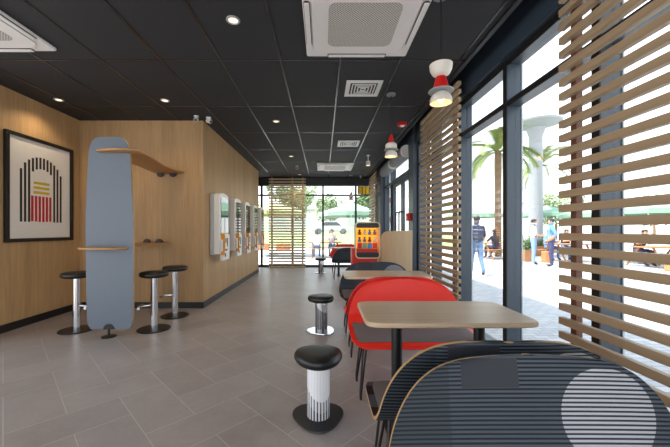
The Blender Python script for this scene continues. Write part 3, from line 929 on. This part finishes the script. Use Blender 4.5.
# ------------------------------------------------------------------ outdoors
GZ = -.10
struct(MB().box(-60, 70, YF+.2, 90, GZ-.2, GZ).box(XW+.25, 70, -30, YF+.2, GZ-.2, GZ).box(-60, XL-.1, -30, YF+.2, GZ-.2, GZ).box(XL-.1, XW+.25, -30, YB, GZ-.2, GZ).build('ground', 'paver', smooth=False))
LZ = .75
lawn = MB().prism([(24, GZ+.001), (80, GZ+.001), (80, LZ), (34, LZ), (28, .45)], -40, 13, 'x').build('lawn', 'grass', smooth=False); tag(lawn, 'bright green lawn beyond the end glazing', 'lawn', kind='stuff')

def tree(label, x, y, h, r, mat, seed, ht=.45, n=2200):
    rnd = random.Random(seed)
    t = thing('tree', label, 'tree', (x, y, LZ+.012 if x < 13 else GZ), 0, 'trees beyond the terrace')
    MB().tube([(0, 0, 0), (.05, 0, h*.3), (0, .05, h*.7)], .2, 10, radii=[.16, .12, .06]).build('trunk', 'bark', t)
    bm = bmesh.new()
    bl = [(Vector((rnd.uniform(-.6, .6)*r, rnd.uniform(-.6, .6)*r, h*(ht+(1-ht)*rnd.uniform(.15, .85)))), r*rnd.uniform(.35, .6)) for _ in range(9)]
    for i in range(n):
        c, rr = rnd.choice(bl)
        d = Vector((rnd.gauss(0, 1), rnd.gauss(0, 1), rnd.gauss(0, 1))).normalized()*rr*rnd.uniform(.6, 1.05)
        p = c+d; s = rnd.uniform(.10, .2)*max(1, r/2)
        a = Vector((rnd.gauss(0, 1), rnd.gauss(0, 1), rnd.gauss(0, 1))).normalized(); b = a.orthogonal().normalized()
        q = [bm.verts.new(p+a*s), bm.verts.new(p+b*s*.5), bm.verts.new(p-a*s), bm.verts.new(p-b*s*.5)]
        bm.faces.new(q)
    mb = MB(); mb.bm.free(); mb.bm = bm; mb.build('crown', mat, t, smooth=False)
for i, (lab, x, y, h, r, mt) in enumerate((
        ('leafy tree behind the slatted screen before the end glazing', -3.6, 37, 5.6, 2.8, 'leaf_pale'),
        ('leafy tree right of the slatted screen in the end glazing, far off', 1.0, 46, 5.2, 2.6, 'leaf_pale'),
        ('leafy tree at the right of the end glazing, above the parasol', 6.8, 44, 6.0, 2.6, 'leaf'),
        ('leafy tree at the left edge of the end glazing', -11.5, 42, 5.4, 2.8, 'leaf'),
        ('low leafy tree far off behind the two talking men', 24, 33, 4.6, 2.6, 'leaf_pale'),
        ('low leafy tree far off right, behind the near slatted screen', 31, 30, 4.5, 2.6, 'leaf'))):
    tree(lab, x, y, h, r, mt, 10+i)

def palm(label, x, y, h, seed, fl=2.1):
    rnd = random.Random(seed)
    t = thing('palm_tree', label, 'palm tree', (x, y, GZ), 0, 'palms on the terrace')
    prof = []
    k = 0; z = 0
    while z < h: prof += [(.15-.02*z/h, z), (.19-.02*z/h, z+.10)]; z += .12
    MB().lathe([(0, 0)]+prof+[(0, h+.05)], 16).build('trunk', 'bark', t)
    for i in range(22):
        a = 2*PI*i/22+rnd.uniform(-.15, .15); el = rnd.uniform(-.1, 1.25)
        bm = bmesh.new(); mb = MB(); mb.bm.free(); mb.bm = bm
        pts = []
        p = Vector((0, 0, h)); e = el
        for s in range(13):
            pts.append(p.copy()); p = p+Vector((math.cos(a)*math.cos(e), math.sin(a)*math.cos(e), math.sin(e)))*fl/12; e -= .13
        mb.tube(pts, .02, 5, radii=[.03*(1-s/14) for s in range(13)])
        side = Vector((-math.sin(a), math.cos(a), 0))
        for s in range(1, 13):
            for sub in (0, .5):
                if s == 12 and sub: continue
                c = pts[s] if not sub else (pts[s]+pts[s+1])/2 if s < 12 else pts[s]
                d = (pts[min(s+1, 12)]-pts[s-1]).normalized()
                L = .42*math.sin(PI*(s+sub)/14)+.12
                for sg in (-1, 1):
                    tip = c+side*sg*L*.8+d*L*.6+Vector((0, 0, -.12*L))
                    w = d*.05
                    bm.faces.new([bm.verts.new(v) for v in (c-w, c+w, tip)])
        mb.build('frond', 'palm_leaf', t, smooth=False)
palm('palm tree with patterned trunk outside, left of the central mullion', 8.75, 16.0, 5.2, 3, 2.1)
palm('palm tree partly behind the tall grey column outside', 16.6, 24.5, 6.2, 5, 2.6)

t = thing('grey_column', 'tall grey round column with a flared pale canopy on the terrace', 'column', (12.1, 18.2, GZ))
MB().lathe([(0, 0), (.36, 0), (.34, 6.6), (.5, 7.1), (0, 7.1)], 32).build('shaft', 'concrete', t)
MB().lathe([(0, 7.101), (.5, 7.101), (1.25, 7.32), (1.28, 7.42), (1.1, 7.46), (0, 7.48)], 40).build('canopy', 'concrete', t)

def parasol(label, x, y, r, zt, mat):
    t = thing('parasol', label, 'parasol', (x, y, GZ), 0, 'green terrace parasols')
    MB().lathe([(0, 0), (.28, 0), (.28, .06), (.04, .09), (0, .09)], 24).build('base', 'concrete', t)
    MB().lathe([(0, .08), (.025, .08), (.025, zt), (0, zt)], 12).build('pole', 'white', t)
    m = MB().lathe([(.0, zt+.02), (r*.5, zt-.26), (r, zt-.50), (r, zt-.68), (r*.985, zt-.68), (r*.985, zt-.51), (r*.5, zt-.28), (0, zt)], 8)
    m.build('canopy', mat, t, ang=10)
    for k in range(8):
        a = 2*PI*k/8
        MB().tube([(0, 0, zt-.45), (r*.5*math.cos(a), r*.5*math.sin(a), zt-.30)], .01, 6).build('rib', 'white', t)
for lab, x, y, r, z, mt in (('green parasol outside the end glazing, over the seated pair', 1.35, 15.5, 1.6, 2.65, 'umbrella'),
                            ('olive parasol seen through the slats of the end screen', -2.6, 16.5, 1.7, 2.75, 'umbrella_y'),
                            ('green parasol behind the walking man in the navy shirt', 9.2, 19.5, 1.7, 2.75, 'umbrella'),
                            ('green parasol behind the two talking men', 13.6, 19.5, 1.9, 2.8, 'umbrella'),
                            ('green parasol seen through the near slatted screen, left one', 13.6, 15.8, 1.7, 2.6, 'umbrella'),
                            ('green parasol seen through the near slatted screen, right one', 12.6, 12.4, 1.5, 2.6, 'umbrella')):
    parasol(lab, x, y, r, z, mt)

def picnic(label, x, y, rz=0):
    t = thing('picnic_table', label, 'picnic table', (x, y, GZ), rz, 'wooden picnic tables')
    MB().box(-.8, .8, -.38, .38, .70, .745).build('tabletop', 'teak', t, bev=.006)
    for s in (-1, 1):
        MB().box(-.8, .8, s*.62-.13, s*.62+.13, .42, .455).build('seat_board', 'teak', t, bev=.005)
    for sx in (-.6, .6):
        MB().tube([(sx, -.72, .0), (sx, -.25, .70)], .035, 8).build('leg', 'teak', t)
        MB().tube([(sx, .72, .0), (sx, .25, .70)], .035, 8).build('leg', 'teak', t)
        MB().box(sx+.036, sx+.07, -.72, .72, .36, .42).build('cross_bar', 'teak', t)
    return t
picnic('wooden picnic table of the seated pair outside the end glazing', .1, 15.6)
picnic('wooden picnic table behind the near slatted screen, left one', 10.4, 13.6)
picnic('wooden picnic table behind the near slatted screen, right one', 11.9, 11.2)
picnic('wooden picnic table near the palm trunk outside', 7.9, 15.0, .3)

def planter(label, x, y, seed, mat='teak', w=.9):
    rnd = random.Random(seed)
    t = thing('planter_box', label, 'planter', (x, y, GZ), 0, 'planter boxes on the terrace')
    MB().box(-w/2, w/2, -.25, .25, 0, .5).build('box', mat, t, bev=.01)
    bm = bmesh.new()
    for i in range(420):
        p = Vector((rnd.uniform(-w/2, w/2), rnd.uniform(-.25, .25), .5+abs(rnd.gauss(0, .22))))
        a = Vector((rnd.gauss(0, 1), rnd.gauss(0, 1), rnd.gauss(0, 1.4))).normalized(); b = a.orthogonal().normalized(); s = .09
        bm.faces.new([bm.verts.new(v) for v in (p+a*s, p+b*s*.4, p-a*s, p-b*s*.4)])
    mb = MB(); mb.bm.free(); mb.bm = bm; mb.build('shrub', 'leaf', t, smooth=False)
planter('wooden planter box with green shrub, left of the talking men', 8.56, 13.5, 1, w=.42)
planter('wooden planter box with green shrub, behind the talking men', 10.9, 16.4, 2)
for lab, x, y in (('orange bench block beyond the left side of the end screen', -4.0, 21), ('orange bench block behind the middle of the end screen', -2.6, 21), ('orange block seat between the two talking men', 9.08, 13.0), ('orange box under the right picnic table side', 11.2, 10.2)):
    o = MB().prism(rrect(.95 if y > 15 else (.28 if x < 10 else .4), .28, .04), 0, .45, 'z').build('block_seat', 'block', bev=.02); o.location = (x, y, GZ); tag(o, lab, 'seat', 'orange block seats')

# distant car and pale building
def car(label, x, y, rz):
    t = thing('car', label, 'car', (x, y, LZ+.001), rz)
    side = [(-2.1, .35), (-2.1, .75), (-1.3, .92), (-.75, 1.4), (.7, 1.42), (1.4, .95), (2.1, .8), (2.15, .35)]
    MB().prism(side, -.85, .85, 'y').build('body', 'car', t, bev=.05)
    for s in (-1, 1):
        MB().prism([(-1.1, .95), (-.7, 1.33), (.62, 1.35), (1.15, .95)], s*.852, s*.86, 'y').build('side_window', 'car_glass', t)
        for xx in (-1.35, 1.35):
            m = MB().lathe([(0, -.1), (.32, -.1), (.33, 0), (.32, .1), (0, .1)], 24)
            for v in m.bm.verts: v.co = Vector((xx+v.co.x, s*.8+v.co.z, .33+v.co.y))
            m.build('wheel', 'tyre', t)
car('silver car parked far beyond the end glazing', .9, 36, 0)
t = thing('building', 'long pale low building on the horizon beyond the lawn', 'building', (0, 62, LZ+.001))
MB().box(-22, 12, 0, 8, 0, 4.2).build('wall', 'facade', t)
MB().box(-22.4, 12.4, -.4, 8.4, 4.21, 4.6).build('roof_slab', 'concrete', t)
for k in range(6):
    MB().box(-20+5*k, -17.4+5*k, -.05, -.002, 1.2, 3).build('window', 'grey_lt', t)

# ------------------------------------------------------------------ people
def person(label, loc, rz, pose, shirt, trousers, hair='hair', sleeve=True, long_hair=False):
    J = {}
    def j(n, p, r): J[n] = (Vector(p), r)
    j('pelvis', (0, 0, .95), (.135, .10)); j('spine', (0, .0, 1.12), (.15, .11)); j('chest', (0, .0, 1.33), (.18, .115))
    j('neck', (0, .005, 1.47), (.055, .055)); j('jaw', (0, -.02, 1.55), (.07, .08)); j('head', (0, -.01, 1.63), (.078, .095)); j('crown', (0, 0, 1.705), (.06, .07))
    for s, n in ((1, 'l'), (-1, 'r')):
        j('sh'+n, (s*.17, .0, 1.40), (.06, .06)); j('el'+n, (s*.235, .03, 1.13), (.043, .043)); j('wr'+n, (s*.25, -.05, .89), (.03, .03)); j('pa'+n, (s*.25, -.07, .82), (.034, .022))
        j('hip'+n, (s*.09, 0, .90), (.088, .09)); j('kn'+n, (s*.1, -.01, .50), (.06, .06)); j('an'+n, (s*.1, .02, .09), (.042, .042)); j('to'+n, (s*.115, -.13, .04), (.036, .034))
    def mv(n, p): J[n] = (Vector(p), J[n][1])
    if pose == 'walk':
        mv('knl', (.09, -.16, .52)); mv('anl', (.09, -.20, .10)); mv('tol', (.10, -.35, .06))
        mv('knr', (-.09, .06, .50)); mv('anr', (-.09, .30, .17)); mv('tor', (-.1, .22, .05))
        mv('ell', (.24, .12, 1.15)); mv('wrl', (.27, .10, .92)); mv('pal', (.27, .09, .84))
        mv('elr', (-.24, -.08, 1.15)); mv('wrr', (-.24, -.24, .98)); mv('par', (-.23, -.30, .94))
    if pose == 'hips':
        for s, n in ((1, 'l'), (-1, 'r')):
            mv('el'+n, (s*.36, .10, 1.16)); mv('wr'+n, (s*.20, -.03, 1.0)); mv('pa'+n, (s*.15, -.08, .985))
    if pose == 'talk':
        mv('elr', (-.25, .0, 1.14)); mv('wrr', (-.18, -.22, 1.10)); mv('par', (-.16, -.29, 1.12))
        mv('anl', (.13, .02, .09)); mv('tol', (.16, -.13, .04))
    if pose in ('sit', 'lean'):
        dz = .95-.56
        for n in list(J):
            if n[:2] not in ('kn', 'an', 'to'): J[n] = (J[n][0]-Vector((0, 0, dz)), J[n][1])
        ln = .10 if pose == 'sit' else .30
        for n in ('spine', 'chest', 'neck', 'jaw', 'head', 'crown', 'shl', 'shr'):
            p = J[n][0]; k = (p.z-.56)/.75; J[n] = (p+Vector((0, -ln*k, -.12*ln*k)), J[n][1])
        for s, n in ((1, 'l'), (-1, 'r')):
            mv('hip'+n, (s*.10, -.06, .54)); mv('kn'+n, (s*.13, -.45, .53)); mv('an'+n, (s*.13, -.43, .09)); mv('to'+n, (s*.14, -.58, .04))
            mv('el'+n, (s*.25, -.20, .80)); mv('wr'+n, (s*.18, -.42, .83)); mv('pa'+n, (s*.15, -.49, .84))
    E_ = [('pelvis', 'spine'), ('spine', 'chest'), ('chest', 'neck'), ('neck', 'jaw'), ('jaw', 'head'), ('head', 'crown')]
    for n in 'lr': E_ += [('chest', 'sh'+n), ('sh'+n, 'el'+n), ('el'+n, 'wr'+n), ('wr'+n, 'pa'+n), ('pelvis', 'hip'+n), ('hip'+n, 'kn'+n), ('kn'+n, 'an'+n), ('an'+n, 'to'+n)]
    # fingers and thumb
    for s, n in ((1, 'l'), (-1, 'r')):
        d = (J['pa'+n][0]-J['wr'+n][0]).normalized(); lat = d.cross(Vector((s, .2, .1))).normalized(); base = J['pa'+n][0]
        for k, L in enumerate((.062, .075, .080, .072)):
            o = base+d*.03+lat*(k-1.5)*.02; a = f'f{n}{k}a'; b = f'f{n}{k}b'
            j(a, o, (.009, .009)); j(b, o+d*L+Vector((-s*.015, 0, 0)), (.008, .008)); E_ += [('pa'+n, a), (a, b)]
        a = f't{n}a'; b = f't{n}b'
        j(a, base-lat*.04+d*.0, (.011, .011)); j(b, base-lat*.06+d*.045, (.009, .009)); E_ += [('pa'+n, a), (a, b)]
    names = list(J); idx = {n: i for i, n in enumerate(names)}
    me = bpy.data.meshes.new('skeleton'); me.from_pydata([J[n][0] for n in names], [(idx[a], idx[b]) for a, b in E_], [])
    tmp = bpy.data.objects.new('skeleton', me); COL.objects.link(tmp)
    tmp.modifiers.new('skin', 'SKIN'); sd = tmp.modifiers.new('sub', 'SUBSURF'); sd.levels = 2; sd.render_levels = 2
    sl = me.skin_vertices[0] if me.skin_vertices else None
    if sl is None:
        bpy.context.view_layer.objects.active = tmp; bpy.ops.mesh.customdata_skin_add(); sl = me.skin_vertices[0]
    for i, n in enumerate(names): sl.data[i].radius = tuple(q*(1.12 if q > .03 else 1) for q in J[n][1]); sl.data[i].use_root = (n == 'pelvis')
    dg = bpy.context.evaluated_depsgraph_get(); dg.update()
    bm_ = bpy.data.meshes.new_from_object(tmp.evaluated_get(dg)); bm_.name = 'body'
    bpy.data.objects.remove(tmp)
    bm_.materials.clear()
    for m in ('skin', shirt, trousers, 'shoe'): bm_.materials.append(M[m])
    def region(a, b):
        if a in ('neck', 'jaw', 'head'): return 0
        k = b[:2]
        if k in ('wr',): return 0 if sleeve else 1
        if a[:2] in ('wr', 'pa') or a[0] in 'ft' and len(a) <= 4 and a[:2] not in ('to',): return 0
        if k in ('sp', 'ch', 'ne', 'sh', 'el'): return 1
        if k in ('hi', 'kn', 'an'): return 2
        return 3
    segs = [(J[a][0], J[b][0], region(a, b), max(J[a][1])) for a, b in E_]
    for p in bm_.polygons:
        c = p.center; best, br_ = 9, 0
        for a, b, r, rad in segs:
            ab = b-a; tt = max(0, min(1, (c-a).dot(ab)/max(ab.length_squared, 1e-9))); dd = (c-(a+ab*tt)).length-rad*.5
            if dd < best: best, br_ = dd, r
        p.material_index = br_; p.use_smooth = True
    t = thing('person', label, 'person', loc, rz)
    b = bpy.data.objects.new('body', bm_); COL.objects.link(b); b.parent = t
    hc = J['head'][0]
    m = MB()
    for a in range(9):
        pass
    prof = [(0, .112), (.045, .106), (.075, .08), (.090, .045), (.090, .0), (.084, -.03), (.07, -.03), (.075, 0), (0, .085)]
    m.lathe(prof, 20, (0, 0, 0))
    for v in m.bm.verts:
        v.co.y *= 1.08
        if v.co.y < -.03 and v.co.z < .06: v.co.z = .06+(v.co.z-.06)*.1
        if long_hair and v.co.y > 0 and v.co.z < .02: v.co.z -= .12
        v.co += hc+Vector((0, .005, .0))
    m.build('hair', hair, t)
    for sx in (-1, 1):
        MB().ball(hc+Vector((sx*.033, -.088, .0)), .011, 8, 6).build('eye', 'hair', t)
        MB().ball(hc+Vector((sx*.088, .005, -.01)), .024, 8, 6, (.4, .7, 1)).build('ear', 'skin', t)
    MB().ball(hc+Vector((0, -.102, -.03)), .016, 8, 6, (.8, 1, 1.4)).build('nose', 'skin', t)
    MB().ball(hc+Vector((0, -.088, -.068)), .02, 8, 6, (1.2, .5, .3)).build('mouth', 'red_dark', t)
    return t
person('person in navy striped shirt and blue jeans walking away outside the window', (4.46, 9.28, GZ), PI-.15, 'walk', 'shirt_navy', 'denim')
person('person in white shirt and pale jeans standing, talking to the one in blue', (8.0, 12.15, GZ), PI/2-.5, 'talk', 'shirt_white', 'denim_lt')
person('person in sky blue shirt and navy trousers standing with hands on hips', (8.17, 11.45, GZ), -PI/2-.5, 'hips', 'shirt_blue', 'navy_trousers')
person('seated person in white shirt at the end glazing picnic table, left', (-.30, 14.98, GZ+.02), PI, 'sit', 'shirt_white', 'denim', long_hair=True)
person('seated person in white shirt at the end glazing picnic table, right', (.45, 16.22, GZ+.02), 0, 'sit', 'shirt_white', 'denim_lt')
person('seated person in black shirt at the picnic table near the palm', (7.75, 14.35, GZ+.02), PI+.3, 'sit', 'shirt_black', 'navy_trousers')
person('seated person in blue shirt behind the near slatted screen, leftmost', (10.0, 14.22, GZ+.02), 0, 'sit', 'shirt_blue', 'denim', long_hair=True)
person('seated person in black shirt behind the near slatted screen, beside one in blue', (10.75, 14.22, GZ+.02), 0, 'sit', 'shirt_black', 'denim', long_hair=True)
person('person in black shirt leaning over the right picnic table behind the screen', (11.6, 11.82, GZ+.02), 0, 'lean', 'shirt_black', 'navy_trousers')

# ------------------------------------------------------------------ light
wd = bpy.data.worlds.new('sky'); S.world = wd; wd.use_nodes = True
nt = wd.node_tree; E.nt = nt
bg = nt.nodes['Background']
tc = nt.nodes.new('ShaderNodeTexCoord'); sp = nt.nodes.new('ShaderNodeSeparateXYZ'); nt.links.new(tc.outputs['Generated'], sp.inputs[0])
rp = nt.nodes.new('ShaderNodeValToRGB'); nt.links.new(sp.outputs[2], rp.inputs[0])
rp.color_ramp.elements[0].position = 0; rp.color_ramp.elements[0].color = (1.0, 1.0, 1.0, 1)
rp.color_ramp.elements[1].position = .7; rp.color_ramp.elements[1].color = (.62, .74, .92, 1)
nt.links.new(rp.outputs[0], bg.inputs[0]); bg.inputs[1].default_value = 1.0
sun = bpy.data.lights.new('sun', 'SUN'); sun.energy = 4.0; sun.angle = math.radians(.6); sun.color = (1, .96, .9)
so = bpy.data.objects.new('sun', sun); COL.objects.link(so)
el = math.radians(62)
so.rotation_euler = Vector((math.cos(el), .05, -math.sin(el))).to_track_quat('-Z', 'Y').to_euler()

S.view_settings.view_transform = 'Standard'; S.view_settings.look = 'None'; S.view_settings.gamma = 1; S.view_settings.use_curve_mapping = False
S.view_settings.exposure = 1.7
S.cycles.use_denoising = True
S.cycles.max_bounces = 10; S.cycles.transparent_max_bounces = 24; S.cycles.sample_clamp_indirect = 6
S.cycles.caustics_reflective = False; S.cycles.caustics_refractive = False
